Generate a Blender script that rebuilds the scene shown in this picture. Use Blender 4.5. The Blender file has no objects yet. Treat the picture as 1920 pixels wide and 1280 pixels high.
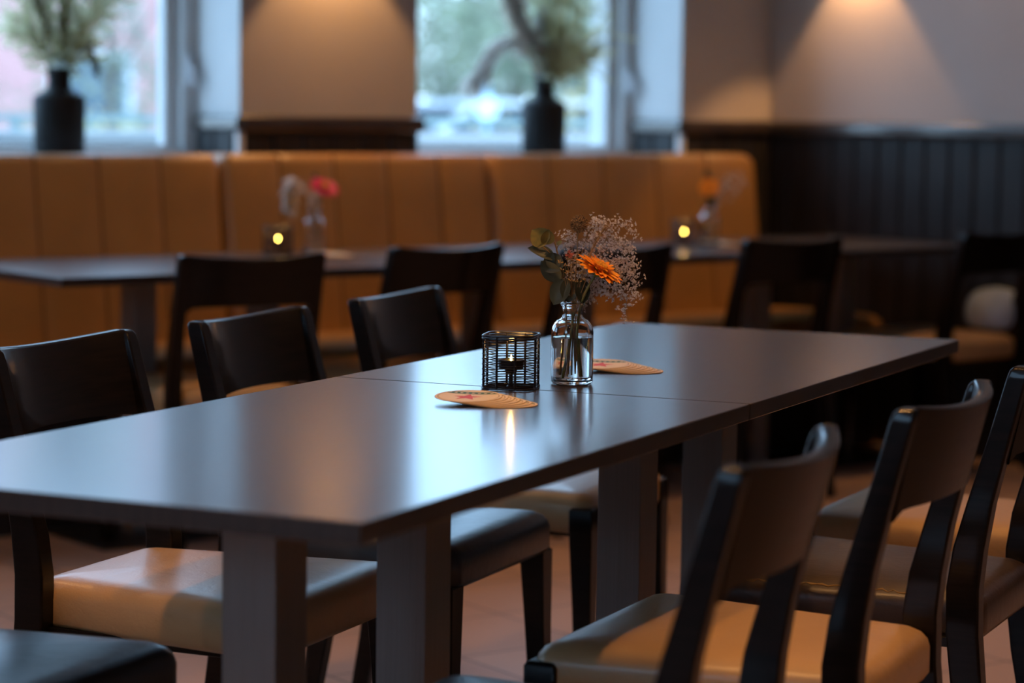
import bpy, bmesh, math, random
from mathutils import Vector, Matrix, noise
random.seed(7)
PI = math.pi
S = bpy.context.scene
COL = S.collection
def R(d): return math.radians(d)

# ------------------------------------------------------------------ camera
CAM = Vector((-2.831, -5.459, 1.174))
FWD = Vector((math.sin(R(38)), math.cos(R(38)), 0)); RGT = Vector((FWD.y, -FWD.x, 0))
cam = bpy.data.cameras.new('camera'); camo = bpy.data.objects.new('camera', cam); COL.objects.link(camo)
_p, _r = 0.09397, 0.01246
f_ = (FWD * math.cos(_p) + Vector((0, 0, -math.sin(_p)))).normalized()
r0 = RGT.copy(); u0 = r0.cross(f_)
r_ = r0 * math.cos(_r) + u0 * math.sin(_r); u_ = u0 * math.cos(_r) - r0 * math.sin(_r)
camo.matrix_world = Matrix(((r_.x, u_.x, -f_.x, CAM.x), (r_.y, u_.y, -f_.y, CAM.y), (r_.z, u_.z, -f_.z, CAM.z), (0, 0, 0, 1)))
cam.sensor_width = 36; cam.lens = 85; cam.clip_start = .05; cam.clip_end = 300
cam.dof.use_dof = True; cam.dof.focus_distance = 3.76; cam.dof.aperture_fstop = 2.6
S.camera = camo
S.view_settings.view_transform = 'Standard'; S.view_settings.look = 'None'
S.view_settings.gamma = 1; S.view_settings.use_curve_mapping = False
S.view_settings.exposure = 0.22
# ------------------------------------------------------------------ daylight (overcast, cool)
wd = bpy.data.worlds.new('sky'); S.world = wd; wd.use_nodes = True
nt = wd.node_tree; bg = nt.nodes['Background']
tc = nt.nodes.new('ShaderNodeTexCoord'); sx = nt.nodes.new('ShaderNodeSeparateXYZ')
rp = nt.nodes.new('ShaderNodeValToRGB')
rp.color_ramp.elements[0].position = 0.0; rp.color_ramp.elements[0].color = (.52, .70, .88, 1)
rp.color_ramp.elements[1].position = 0.14; rp.color_ramp.elements[1].color = (.42, .68, 1.0, 1)
nt.links.new(tc.outputs['Generated'], sx.inputs[0]); nt.links.new(sx.outputs['Z'], rp.inputs[0])
nt.links.new(rp.outputs[0], bg.inputs['Color']); bg.inputs['Strength'].default_value = 5.6
WARM = (1.0, .49, .175)
def spot(name, loc, energy, size, blend=.3, rad=.03, aim=(0, 0, -1), col=WARM):
    l = bpy.data.lights.new(name, 'SPOT'); l.energy = energy; l.color = col; l.spot_size = R(size); l.spot_blend = blend
    l.shadow_soft_size = rad
    o = bpy.data.objects.new(name, l); COL.objects.link(o); o.location = loc
    o.rotation_euler = Vector(aim).to_track_quat('-Z', 'Y').to_euler(); return o

# ------------------------------------------------------------------ placement frames
NN = Vector((-.1545, 2.4748)); AA = Vector((.42373, .90579)); BB = Vector((-.90579, .42373))
def c2w(x, z):                                       # ground position right of / ahead of the camera
    return (CAM.x + x * RGT.x + z * FWD.x, CAM.y + x * RGT.y + z * FWD.y)
def TT(u, v):                                        # along / across the long table
    g = NN + u * AA + v * BB; return c2w(g.x, g.y)
PSI = math.atan2((BB.x * RGT.y + BB.y * FWD.y), (BB.x * RGT.x + BB.y * FWD.x)) - PI / 2
VIEW = -R(38)

# ------------------------------------------------------------------ mesh helpers
class MB:
    def __init__(s): s.v = []; s.f = []; s.mi = []; s.cur = 0
    def add(s, vs, fs):
        k = len(s.v); s.v += [tuple(v) for v in vs]; s.f += [tuple(k + i for i in f) for f in fs]; s.mi += [s.cur] * len(fs)
    def box(s, x0, x1, y0, y1, z0, z1):
        s.add([(x0, y0, z0), (x1, y0, z0), (x1, y1, z0), (x0, y1, z0), (x0, y0, z1), (x1, y0, z1), (x1, y1, z1), (x0, y1, z1)],
              [(0, 3, 2, 1), (4, 5, 6, 7), (0, 1, 5, 4), (1, 2, 6, 5), (2, 3, 7, 6), (3, 0, 4, 7)])
    def loft(s, rings, closed=True, cap=True):
        n = len(rings[0]); vs = [p for r in rings for p in r]; fs = []
        for i in range(len(rings) - 1):
            for j in range(n if closed else n - 1):
                a = i * n + j; b = i * n + (j + 1) % n; fs.append((a, b, b + n, a + n))
        if cap: fs.append(tuple(reversed(range(n)))); fs.append(tuple(range(len(vs) - n, len(vs))))
        s.add(vs, fs)
    def lathe(s, prof, seg=32, c=(0, 0, 0)):
        rings = [[(c[0] + r * math.cos(2 * PI * j / seg), c[1] + r * math.sin(2 * PI * j / seg), c[2] + z) for j in range(seg)] for r, z in prof]
        s.loft(rings, True, False)
    def tube(s, pts, rad, seg=8, close=False, cap=True):
        pts = [Vector(p) for p in pts]; n = len(pts)
        if not hasattr(rad, '__len__'): rad = [rad] * n
        rings = []; up = None
        for i in range(n):
            if close: t = pts[(i + 1) % n] - pts[i - 1]
            else: t = pts[min(i + 1, n - 1)] - pts[max(i - 1, 0)]
            t.normalize()
            if up is None: up = t.orthogonal().normalized()
            up = (up - t * up.dot(t)).normalized(); w = t.cross(up)
            rings.append([tuple(pts[i] + (up * math.cos(2 * PI * j / seg) + w * math.sin(2 * PI * j / seg)) * rad[i]) for j in range(seg)])
        if close: rings.append(rings[0])
        s.loft(rings, True, cap and not close)
    def build(s, name, mat, parent=None, bevel=0, seg=2, smooth=True, sub=0, kind=None, auto=35):
        me = bpy.data.meshes.new(name); me.from_pydata(s.v, [], s.f)
        for m in (mat if isinstance(mat, (list, tuple)) else [mat]): me.materials.append(m)
        for p, m in zip(me.polygons, s.mi): p.material_index = m
        me.validate(); bm = bmesh.new(); bm.from_mesh(me)
        bmesh.ops.recalc_face_normals(bm, faces=bm.faces)
        if smooth and not sub and not bevel:
            for e in bm.edges:
                if len(e.link_faces) == 2 and e.calc_face_angle(0) > R(auto): e.smooth = False
        for f in bm.faces: f.smooth = smooth
        bm.to_mesh(me); bm.free()
        o = bpy.data.objects.new(name, me); COL.objects.link(o)
        if parent: o.parent = parent
        if bevel:
            m = o.modifiers.new('bevel', 'BEVEL'); m.width = bevel; m.segments = seg; m.limit_method = 'ANGLE'; m.angle_limit = R(40)
            m.harden_normals = True
        if sub:
            m = o.modifiers.new('sub', 'SUBSURF'); m.levels = sub; m.render_levels = sub
        if kind: o['kind'] = kind
        return o
def thing(name, label, cat, loc=(0, 0, 0), rz=0, group=None):
    o = bpy.data.objects.new(name, None); COL.objects.link(o); o.location = loc; o.rotation_euler = (0, 0, rz); o.empty_display_size = .1
    return tag(o, label, cat, group)
def tag(o, label, cat, group=None):
    o['label'] = label; o['category'] = cat
    if group: o['group'] = group
    return o
def copy_tree(o, parent=None):
    c = o.copy(); COL.objects.link(c)
    if parent: c.parent = parent
    for ch in list(o.children): copy_tree(ch, c)
    return c
def dup(o, label, loc, rz, group=None):
    c = copy_tree(o); c.location = loc; c.rotation_euler = (0, 0, rz); c['label'] = label
    if group: c['group'] = group
    return c
def struct(mb, name, mat, **k): return mb.build(name, mat, kind='structure', **k)

# ------------------------------------------------------------------ materials
def mat(name, col, rough=.5, metal=0, spec=.5, coat=0, coat_r=.1, trans=0, ior=1.5, emis=None, es=0, sheen=0):
    m = bpy.data.materials.new(name); m.use_nodes = True; b = m.node_tree.nodes['Principled BSDF']
    b.inputs['Base Color'].default_value = (*col, 1); b.inputs['Roughness'].default_value = rough
    b.inputs['Metallic'].default_value = metal; b.inputs['Specular IOR Level'].default_value = spec
    b.inputs['Coat Weight'].default_value = coat; b.inputs['Coat Roughness'].default_value = coat_r
    b.inputs['Transmission Weight'].default_value = trans; b.inputs['IOR'].default_value = ior
    b.inputs['Sheen Weight'].default_value = sheen
    if emis: b.inputs['Emission Color'].default_value = (*emis, 1); b.inputs['Emission Strength'].default_value = es
    return m
def N(m, t, **k):
    n = m.node_tree.nodes.new(t)
    for a, b in k.items(): setattr(n, a, b)
    return n
def L(m, a, b): m.node_tree.links.new(a, b)
def bsdf(m): return m.node_tree.nodes['Principled BSDF']
def coords(m, scale=(1, 1, 1)):
    c = N(m, 'ShaderNodeTexCoord'); mp = N(m, 'ShaderNodeMapping'); mp.inputs['Scale'].default_value = scale
    L(m, c.outputs['Object'], mp.inputs[0]); return mp.outputs[0]
def noisy(m, col1, col2, scale, stretch=(1, 1, 1), bump=0, detail=5, rr=None, dist=.002, lo=.35, hi=.65):
    co = coords(m, stretch); n = N(m, 'ShaderNodeTexNoise'); n.inputs['Scale'].default_value = scale; n.inputs['Detail'].default_value = detail
    L(m, co, n.inputs['Vector']); r = N(m, 'ShaderNodeValToRGB')
    r.color_ramp.elements[0].position = lo; r.color_ramp.elements[1].position = hi
    r.color_ramp.elements[0].color = (*col1, 1); r.color_ramp.elements[1].color = (*col2, 1)
    L(m, n.outputs['Fac'], r.inputs[0]); L(m, r.outputs[0], bsdf(m).inputs['Base Color'])
    if bump:
        b = N(m, 'ShaderNodeBump'); b.inputs['Strength'].default_value = bump; b.inputs['Distance'].default_value = dist
        L(m, n.outputs['Fac'], b.inputs['Height']); L(m, b.outputs[0], bsdf(m).inputs['Normal'])
    if rr:
        mr = N(m, 'ShaderNodeMapRange'); mr.inputs[3].default_value = rr[0]; mr.inputs[4].default_value = rr[1]
        L(m, n.outputs['Fac'], mr.inputs[0]); L(m, mr.outputs[0], bsdf(m).inputs['Roughness'])
    return m
paint = noisy(mat('wall paint', (.4, .36, .33), .85, spec=.3), (.51, .475, .455), (.54, .505, .485), 3, bump=.05)
white_paint = noisy(mat('white gloss paint', (.75, .75, .75), .45), (.60, .60, .60), (.66, .66, .66), 4)
dark_panel = noisy(mat('dark stained panelling', (.02, .018, .018), .5, spec=.35), (.012, .011, .012), (.03, .027, .027), 9, (6, 6, .6), .25, rr=(.42, .6))
dark_rail = noisy(mat('dark stained rail', (.03, .022, .02), .3, coat=1, coat_r=.12), (.03, .022, .018), (.055, .04, .032), 9, (1, 1, 8))
wood = noisy(mat('dark wenge wood', (.012, .008, .007), .35, spec=.12, coat=.3, coat_r=.10), (.0035, .003, .003), (.009, .006, .0055), 7, (2, 2, 22), .12, dist=.001, rr=(.30, .42))
table_wood = noisy(mat('dark table veneer', (.03, .022, .02), .3, spec=.5, coat=.75, coat_r=.17), (.020, .016, .015), (.040, .029, .025), 10, (1.2, 14, 1.2), .03, dist=.0003, rr=(.38, .46))
steel = noisy(mat('brushed dark steel column', (.15, .13, .12), .5, metal=.35), (.25, .22, .205), (.28, .25, .235), 12, (30, 30, .5), .03)
plate_m = mat('blackened base plate', (.02, .022, .028), .35, spec=.5)
def leather(name, c1, c2, r):
    m = mat(name, c1, r, spec=.5, coat=.4, coat_r=.28)
    noisy(m, c1, c2, 5, rr=(r - .05, r + .08))
    co = coords(m); a = N(m, 'ShaderNodeTexNoise'); a.inputs['Scale'].default_value = 22; a.inputs['Detail'].default_value = 3; a.inputs['Distortion'].default_value = 1.2
    v = N(m, 'ShaderNodeTexVoronoi'); v.inputs['Scale'].default_value = 260
    ad = N(m, 'ShaderNodeMath', operation='MULTIPLY_ADD'); ad.inputs[1].default_value = .12
    L(m, co, a.inputs['Vector']); L(m, co, v.inputs['Vector']); L(m, v.outputs['Distance'], ad.inputs[0]); L(m, a.outputs['Fac'], ad.inputs[2])
    b = N(m, 'ShaderNodeBump'); b.inputs['Strength'].default_value = .35; b.inputs['Distance'].default_value = .004
    L(m, ad.outputs[0], b.inputs['Height']); L(m, b.outputs[0], bsdf(m).inputs['Normal']); return m
tan_l = leather('tan leatherette', (.50, .31, .14), (.58, .37, .18), .42)
gold_l = leather('golden leatherette', (.36, .19, .055), (.41, .215, .065), .45)
black_l = leather('black leatherette', (.018, .019, .022), (.03, .03, .033), .38)
brown_l = leather('dark brown leatherette', (.035, .022, .015), (.055, .034, .023), .42)
thread = mat('brown stitching', (.10, .05, .015), .7)
wire = mat('black lacquered wire', (.008, .006, .010), .3, spec=.5)
glass = mat('clear glass', (1, 1, 1), .0, trans=1, ior=1.48)
water = mat('water', (.93, .95, .93), .0, trans=1, ior=1.33)
wax = mat('tealight wax', (.75, .55, .32), .5)
flame_m = mat('candle flame', (1, .6, .2), .5, emis=(1, .66, .12), es=85)
matte_black = noisy(mat('matte black ceramic', (.006, .006, .007), .6, spec=.3), (.005, .005, .006), (.008, .008, .009), 12)
chrome = mat('pale plastic handle', (.7, .72, .75), .3)
leaf_m = noisy(mat('eucalyptus leaf', (.05, .07, .05), .5), (.022, .035, .024), (.06, .075, .055), 30)
leaf_y = noisy(mat('yellowing leaf', (.2, .17, .05), .5), (.10, .12, .05), (.32, .25, .06), 40)
orange_m = noisy(mat('orange petal', (1, .25, .01), .5), (1, .30, .01), (1, .42, .03), 60)
pink_m = mat('magenta petal', (.85, .008, .13), .5)
disc_m = noisy(mat('gerbera disc', (.8, .35, .02), .8), (.5, .16, .01), (.9, .45, .03), 400)
stem_m = noisy(mat('green stem', (.10, .13, .03), .5), (.07, .10, .025), (.20, .19, .05), 40)
dry_stem = noisy(mat('dry stem', (.25, .15, .06), .7), (.20, .12, .05), (.38, .24, .10), 60)
dry_brown = noisy(mat('dry seed head', (.22, .12, .04), .8), (.05, .022, .008), (.42, .26, .12), 300)
floret_m = noisy(mat('dusty floret', (.42, .33, .32), .8), (.70, .62, .58), (.90, .83, .79), 90)
salmon_m = mat('salmon bloom', (.70, .20, .13), .7)
straw_m = noisy(mat('straw bud', (.55, .34, .12), .7), (.45, .26, .09), (.65, .42, .17), 200)
plume_m = noisy(mat('pampas plume', (.62, .52, .44), .9), (.86, .74, .62), (.97, .90, .80), 20)
plume_w = noisy(mat('pale plume', (.7, .6, .52), .9), (.70, .62, .55), (.9, .84, .78), 40)
rust_m = noisy(mat('rust reed', (.22, .09, .04), .9), (.24, .10, .05), (.42, .20, .10), 30)
olive_m = noisy(mat('olive dried foliage', (.42, .42, .22), .9), (.72, .68, .44), (.92, .88, .66), 25)
for q in (plume_m, plume_w, olive_m):       # thin fibres let light through
    tl = N(q, 'ShaderNodeBsdfTranslucent'); mx_ = N(q, 'ShaderNodeMixShader'); mx_.inputs[0].default_value = .7; out_ = q.node_tree.nodes['Material Output']
    src_ = bsdf(q).inputs['Base Color'].links[0].from_socket; L(q, src_, tl.inputs[0]); L(q, bsdf(q).outputs[0], mx_.inputs[1]); L(q, tl.outputs[0], mx_.inputs[2]); L(q, mx_.outputs[0], out_.inputs[0])
fix_m = mat('lamp housing', (.5, .48, .45), .4, metal=.6)
lampglow = mat('lamp diffuser', (1, .8, .6), .5, emis=WARM, es=12)

floor_m = mat('terracotta tiles', (.3, .2, .15), .38, spec=.4)
co = coords(floor_m, (1, 1, 1))
mpn = co.node; mpn.inputs['Rotation'].default_value = (0, 0, R(3))
br = N(floor_m, 'ShaderNodeTexBrick'); br.offset = 0; br.inputs['Scale'].default_value = 1
br.inputs['Brick Width'].default_value = .33; br.inputs['Row Height'].default_value = .33; br.inputs['Mortar Size'].default_value = .004
br.inputs['Mortar Smooth'].default_value = .1; br.inputs['Bias'].default_value = 0
br.inputs['Color1'].default_value = (.50, .35, .28, 1); br.inputs['Color2'].default_value = (.44, .30, .24, 1); br.inputs['Mortar'].default_value = (.17, .12, .10, 1)
L(floor_m, co, br.inputs['Vector']); L(floor_m, br.outputs['Color'], bsdf(floor_m).inputs['Base Color'])
bb = N(floor_m, 'ShaderNodeBump'); bb.inputs['Strength'].default_value = .4; bb.inputs['Distance'].default_value = .003; bb.invert = True
L(floor_m, br.outputs['Fac'], bb.inputs['Height']); L(floor_m, bb.outputs[0], bsdf(floor_m).inputs['Normal'])

pane_m = bpy.data.materials.new('window pane'); pane_m.use_nodes = True
for n in list(pane_m.node_tree.nodes): pane_m.node_tree.nodes.remove(n)
o_ = N(pane_m, 'ShaderNodeOutputMaterial'); mx = N(pane_m, 'ShaderNodeMixShader'); tr = N(pane_m, 'ShaderNodeBsdfTransparent'); gl = N(pane_m, 'ShaderNodeBsdfGlossy'); fr = N(pane_m, 'ShaderNodeFresnel')
tr.inputs[0].default_value = (.93, .96, .97, 1); gl.inputs['Roughness'].default_value = .0; fr.inputs[0].default_value = 1.45
gg = N(pane_m, 'ShaderNodeNewGeometry'); iv = N(pane_m, 'ShaderNodeMath', operation='SUBTRACT'); iv.inputs[0].default_value = 1; L(pane_m, gg.outputs['Backfacing'], iv.inputs[1])
ml = N(pane_m, 'ShaderNodeMath', operation='MULTIPLY'); L(pane_m, fr.outputs[0], ml.inputs[0]); L(pane_m, iv.outputs[0], ml.inputs[1]); L(pane_m, ml.outputs[0], mx.inputs[0]); L(pane_m, tr.outputs[0], mx.inputs[1]); L(pane_m, gl.outputs[0], mx.inputs[2]); L(pane_m, mx.outputs[0], o_.inputs[0])

# ------------------------------------------------------------------ room shell
XL, XR, YF, YB, ZC = -6.0, 3.6, -9.0, 1.2, 2.9
YO = 1.72                                            # outer face of the window wall
m = MB(); m.box(XL - .2, XR + .2, YF - .2, YO, -.15, 0); struct(m, 'floor', floor_m, smooth=False)
m = MB(); m.box(XL - .2, XR + .2, YF - .2, YO, ZC, ZC + .15); struct(m, 'ceiling', white_paint, smooth=False)
WINS = [(-4.0, -2.6), (-1.90, -.69), (0.0, 1.26), (1.95, 3.15)]
ZS, ZT = 1.0, 2.72
m = MB(); m.box(XL - .2, XR + .2, YB, YO, 0, ZS); m.box(XL - .2, XR + .2, YB, YO, ZT, ZC)
xs = [XL - .2] + [x for w in WINS for x in w] + [XR + .2]
for i in range(0, len(xs), 2): m.box(xs[i], xs[i + 1], YB, YO, ZS, ZT)
struct(m, 'wall_back', paint, smooth=False)
m = MB(); m.box(XR, XR + .2, YF - .2, YB, 0, ZC); struct(m, 'wall_right', paint, smooth=False)
WL = [(-4.9, -3.3)]
m = MB(); m.box(XL - .2, XL, YF - .2, YB, 0, 1.3); m.box(XL - .2, XL, YF - .2, YB, 2.6, ZC)
ys = [YF - .2] + [y for w in WL for y in w] + [YB]
for i in range(0, len(ys), 2): m.box(XL - .2, XL, ys[i], ys[i + 1], 1.3, 2.6)
struct(m, 'wall_left', paint, smooth=False)
m = MB(); m.box(XL, XR, YF - .2, YF, 0, ZC); struct(m, 'wall_front', paint, smooth=False)
# dark vertical board panelling and its rail: back wall piers, reveals, right wall
ZR0, ZR1 = 1.105, 1.158
def boards(m, p0, p1, nrm, z0, z1, w=.115, t=.014):
    p0, p1, nrm = Vector(p0), Vector(p1), Vector(nrm); d = p1 - p0; ln = d.length; d.normalize(); k = max(1, round(ln / w)); w = ln / k
    for i in range(k):
        a = p0 + d * (i * w + .0025); b = p0 + d * ((i + 1) * w - .0025); vs = []
        for z in (z0, z1):
            for q in (a, a + nrm * t * .55, a + d * .006 + nrm * t, b - d * .006 + nrm * t, b + nrm * t * .55, b): vs.append((q.x, q.y, z))
        m.add(vs, [(0, 1, 7, 6), (1, 2, 8, 7), (2, 3, 9, 8), (3, 4, 10, 9), (4, 5, 11, 10), (6, 7, 8, 9, 10, 11), (0, 5, 4, 3, 2, 1)])
    m.box(min(p0.x, p1.x, (p0 + nrm * .004).x), max(p0.x, p1.x, (p0 + nrm * .004).x), min(p0.y, p1.y, (p0 + nrm * .004).y), max(p0.y, p1.y, (p0 + nrm * .004).y), z0, z1)
m = MB(); boards(m, (XR, YF + .01, 0), (XR, YB, 0), (-1, 0, 0), .0, ZR0); struct(m, 'trim_1', dark_panel, smooth=False)
m = MB(); m.box(XR - .035, XR, YF + .01, YB, ZR0, ZR1); struct(m, 'trim_2', dark_rail, bevel=.014, seg=4)
m = MB(); rail = MB(); corner = MB()
for i in range(0, len(xs), 2):
    a, b = max(xs[i], XL), min(xs[i + 1], XR - .015)
    boards(m, (a, YB, 0), (b, YB, 0), (0, -1, 0), .0, ZR0)
    rail.box(a - (.02 if a > XL else 0), b + (.02 if b < XR - .1 else .0), YB - .035, YB, ZR0, ZR1)
    if b < XR - .1:
        boards(m, (b, YB, 0), (b, 1.46, 0), (1, 0, 0), 1.03, ZR0)
    if a > XL:                                       # left edge of a pier = right reveal of a window
        boards(m, (a, YB + .03, 0), (a, 1.46, 0), (-1, 0, 0), 1.03, ZR0)
        rail.box(a - .03, a, YB - .03, 1.46, ZR0, ZR1)
        corner.box(a - .018, a + .004, YB - .018, YB + .012, 1.03, ZR0)
for i in range(len(WINS)):
    a, b = WINS[i]; boards(m, (a, YB, 0), (b, YB, 0), (0, -1, 0), .0, ZS)
struct(m, 'trim_3', dark_panel, smooth=False); struct(rail, 'trim_4', dark_rail, bevel=.014, seg=4); struct(corner, 'trim_5', white_paint, bevel=.003)
# white reveals lining each window opening
m = MB()
for a, b in WINS:
    m.box(b - .004, b, YB + .002, 1.47, ZR1, ZT); m.box(a, a + .004, YB + .002, 1.47, ZR1, ZT); m.box(a, b, YB + .002, 1.47, ZT - .004, ZT)
    m.box(b - .006, b, 1.56, YO + .002, ZS, ZT); m.box(a, a + .006, 1.56, YO + .002, ZS, ZT)
struct(m, 'trim_6', white_paint, smooth=False)
for k, (a, b) in enumerate(WINS):
    w = thing('window_%d' % (k + 1), '', ''); del w['label']; del w['category']; w['kind'] = 'structure'
    fm = MB(); t = .055
    for x0, x1, z0, z1 in ((a, a + t, 1.03, ZT), (b - t, b, 1.03, ZT), (a + t, b - t, ZT - t, ZT), (a + t, b - t, 1.02, 1.043)): fm.box(x0, x1, 1.47, 1.55, z0, z1)
    fm.build('window_frame', white_paint, w, bevel=.004)
    sm = MB(); t2 = .045
    for x0, x1, z0, z1 in ((a + t, a + t + t2, 1.04, ZT - t), (b - t - t2, b - t, 1.04, ZT - t), (a + t + t2, b - t - t2, ZT - t - t2, ZT - t), (a + t + t2, b - t - t2, 1.04, 1.058)): sm.box(x0, x1, 1.51, 1.56, z0, z1)
    sm.build('sash', white_paint, w, bevel=.004)
    g = MB(); g.box(a + t + t2, b - t - t2, 1.53, 1.534, 1.058, ZT - t - t2); g.build('pane', pane_m, w, smooth=False)
    g = MB(); g.box(a, b, 1.17, 1.5, 1.0, 1.03); g.build('window_sill', white_paint, w, bevel=.004)
    h = MB(); h.box(b - .048, b - .028, 1.455, 1.47, 1.26, 1.35); h.tube([(b - .038, 1.46, 1.31), (b - .038, 1.435, 1.31), (b - .038, 1.43, 1.28), (b - .038, 1.43, 1.25)], .008, 10)
    h.build('handle', chrome, w)

for k, (a, b) in enumerate(WL):
    w = thing('window_%d' % (len(WINS) + k + 1), '', ''); del w['label']; del w['category']; w['kind'] = 'structure'
    fm = MB(); t = .07
    for y0, y1, z0, z1 in ((a, a + t, 1.3, 2.6), (b - t, b, 1.3, 2.6), (a + t, b - t, 2.6 - t, 2.6), (a + t, b - t, 1.3, 1.3 + t)): fm.box(XL - .14, XL - .07, y0, y1, z0, z1)
    fm.build('window_frame', white_paint, w, bevel=.004)
    g = MB(); g.box(XL - .11, XL - .106, a + t, b - t, 1.3 + t, 2.6 - t); g.build('pane', pane_m, w, smooth=False)

# ------------------------------------------------------------------ lamps
def sconce(name, loc, nrm, e, label):
    x, y, z = loc; t = thing(name, label, 'wall lamp', (x, y, z), math.atan2(nrm[1], nrm[0]) + PI / 2)
    b = MB(); b.box(-.05, .05, -.02, 0, -.06, .10); b.build('mounting_plate', fix_m, t, bevel=.004)
    c = MB(); c.lathe([(.0, .06), (.05, .06), (.05, -.03), (.044, -.03), (.044, .05), (.0, .05)], 24, (0, -.08, .03)); c.build('shade', fix_m, t)
    g = MB(); g.lathe([(.0, .0), (.03, .0), (.034, .02), (0, .03)], 20, (0, -.08, .03)); g.build('bulb', lampglow, t)
    o = spot('sconce_light', (x + nrm[0] * .08, y + nrm[1] * .08, z - .005), e, 84, .3, .02); return t
sconce('wall_sconce', (1.60, YB, 1.86), (0, -1), 21, 'small downward wall lamp above the brown pier between the two windows')
sconce('wall_sconce', (XR, .74, 1.86), (-1, 0), 19, 'small downward wall lamp on the grey wall right of the windows')
def downlight(x, y, e, size=95):
    t = thing('ceiling_downlight', 'round recessed ceiling spotlight', 'ceiling light', (x, y, ZC), 0, 'recessed ceiling spotlights')
    b = MB(); b.lathe([(.035, -.002), (.05, -.008), (.05, 0), (.035, 0)], 24); b.build('ring', fix_m, t)
    g = MB(); g.lathe([(0, -.003), (.035, -.003)], 20); g.build('diffuser', lampglow, t)
    spot('ceiling_light_beam', (x, y, ZC - .012), e, size, .4, .035)
for x, y, e in ((.2, -.15, 30), (1.6, -.15, 30), (2.9, -.15, 30), (-1.3, -.15, 35), (-.1, -3.2, 70), (1.2, -2.4, 55), (.5, -5.0, 22), (-2.4, -3.0, 20), (-3.4, -7.2, 20), (-1.9, -3.3, 85)):  # last entry: unseen extra spotlight, added to brighten the long table bouquet
    downlight(x, y, e)

# ------------------------------------------------------------------ chairs
def sq_ring(hw0, hw1, y0, y1, z, n=9, rad=.05, inset=0):
    """rounded trapezoid ring: hw0 half width at y0, hw1 at y1"""
    cs = [(-hw0 + inset, y0 + inset, PI, 1.5 * PI), (hw0 - inset, y0 + inset, 1.5 * PI, 2 * PI), (hw1 - inset, y1 - inset, 0, .5 * PI), (-hw1 + inset, y1 - inset, .5 * PI, PI)]
    out = []; r = max(.002, rad - inset * .4)
    for x, y, a0, a1 in cs:
        cx = x + (r if x < 0 else -r); cy = y + (r if y < (y0 + y1) / 2 else -r)
        for i in range(n):
            a = a0 + (a1 - a0) * i / (n - 1); out.append((cx + r * math.cos(a), cy + r * math.sin(a), z))
    return out
def make_chair(label, seat_mat, group, caps=False):
    t = thing('dining_chair', label, 'chair', group=group)
    z1 = .465; m = MB()
    prof = [(.030, .384), (.006, .386), (.0, .396), (.0, .432), (.003, .443), (.010, .452), (.022, .4585), (.045, .4625), (.08, .465), (.12, .467), (.16, .468)]
    rings = [sq_ring(.172, .222, -.225, .232, z, 9, .034, i) for i, z in prof]
    m.loft(rings); se = m.build('seat', seat_mat, t, auto=60)
    fr = MB(); fr.box(-.17, .17, -.19, -.165, .374, .39); fr.box(-.185, .185, .175, .20, .374, .39); fr.box(-.185, -.16, -.18, .19, .374, .39); fr.box(.16, .185, -.18, .19, .374, .39); fr.build('seat_frame', wood, t, bevel=.002)
    zt = .437 if caps else .392
    for s in (-1, 1):                                # front legs, tapered
        q = MB(); x = s * (.205 if caps else .196); y = .213 if caps else .205; rings = []
        for z, w, dx in ((0, .014, .012), (.25, .019, .004), (.39, .0235, 0), (zt - .006, .0235, 0), (zt, .019, 0)):
            rings.append([(x + s * dx - w, y + dx - w, z), (x + s * dx + w, y + dx - w, z), (x + s * dx + w, y + dx + w, z), (x + s * dx - w, y + dx + w, z)])
        q.loft(rings); q.build('leg', wood, t, bevel=.003)
    for s in (-1, 1):                                # rear legs running up into the back
        q = MB(); rings = []
        for z, y, x, wx, wy in ((0, -.265, .192, .015, .016), (.15, -.236, .19, .0165, .020), (.30, -.212, .188, .0175, .024), (.40, -.201, .187, .0175, .0255), (.47, -.200, .187, .0175, .0255), (.53, -.207, .187, .0175, .024),
                                (.60, -.222, .187, .0165, .020), (.70, -.248, .187, .0155, .017), (.79, -.271, .187, .015, .0155), (.803, -.2745, .187, .014, .0145), (.810, -.277, .187, .0105, .011)):
            cx = s * x; rings.append([(cx - wx, y - wy, z), (cx + wx, y - wy, z), (cx + wx, y + wy, z), (cx - wx, y + wy, z)])
        q.loft(rings); q.build('leg', wood, t, bevel=.004)
    b = MB(); n = 20; rings = []                      # curved back rail
    for i in range(n + 1):
        k = -1 + 2 * i / n; x = k * .178; bow = .034 * (1 - abs(k) ** 2.2) + .004
        e = max(0, abs(k) - .86) / .14; zb = .674 + .004 * (1 - k * k) - .014 * e * e; zt_ = .811 - .010 * (1 - k * k)
        yb, ytp = -.243, -.274; th = .0115
        rings.append([(x, yb - bow - th, zb), (x, ytp - bow - th, zt_ - .003), (x, ytp - bow - th + .003, zt_), (x, ytp - bow + th - .003, zt_), (x, ytp - bow + th, zt_ - .003), (x, yb - bow + th, zb)])
    b.loft(rings); b.build('backrest', wood, t, auto=50)
    return t
G1 = 'dark wooden chairs around the long table'; G2 = 'dark wooden chairs facing the banquette'
ch_tan = make_chair('dark chair in the right foreground with golden tan seat, second back from the camera', tan_l, G1, True)
ch_blk = make_chair('dark chair with black seat, middle one of three backs behind the long table', black_l, G1)
ch_wrap = make_chair('dark chair with tan padded seat, leftmost of three backs behind the long table', tan_l, G1)
ch_brn = make_chair('dark chair cut by the right edge with cracked dark brown seat', brown_l, G1)
m = MB(); rnd_ = random.Random(8); ps = [(-.197 - .0225 * (i / 40) + rnd_.uniform(-.0025, .0015), -.17 + .34 * i / 40, .4565 + rnd_.uniform(-.003, .002)) for i in range(41)]
m.tube(ps, [rnd_.uniform(.0008, .0026) for _ in ps], 5)
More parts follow.
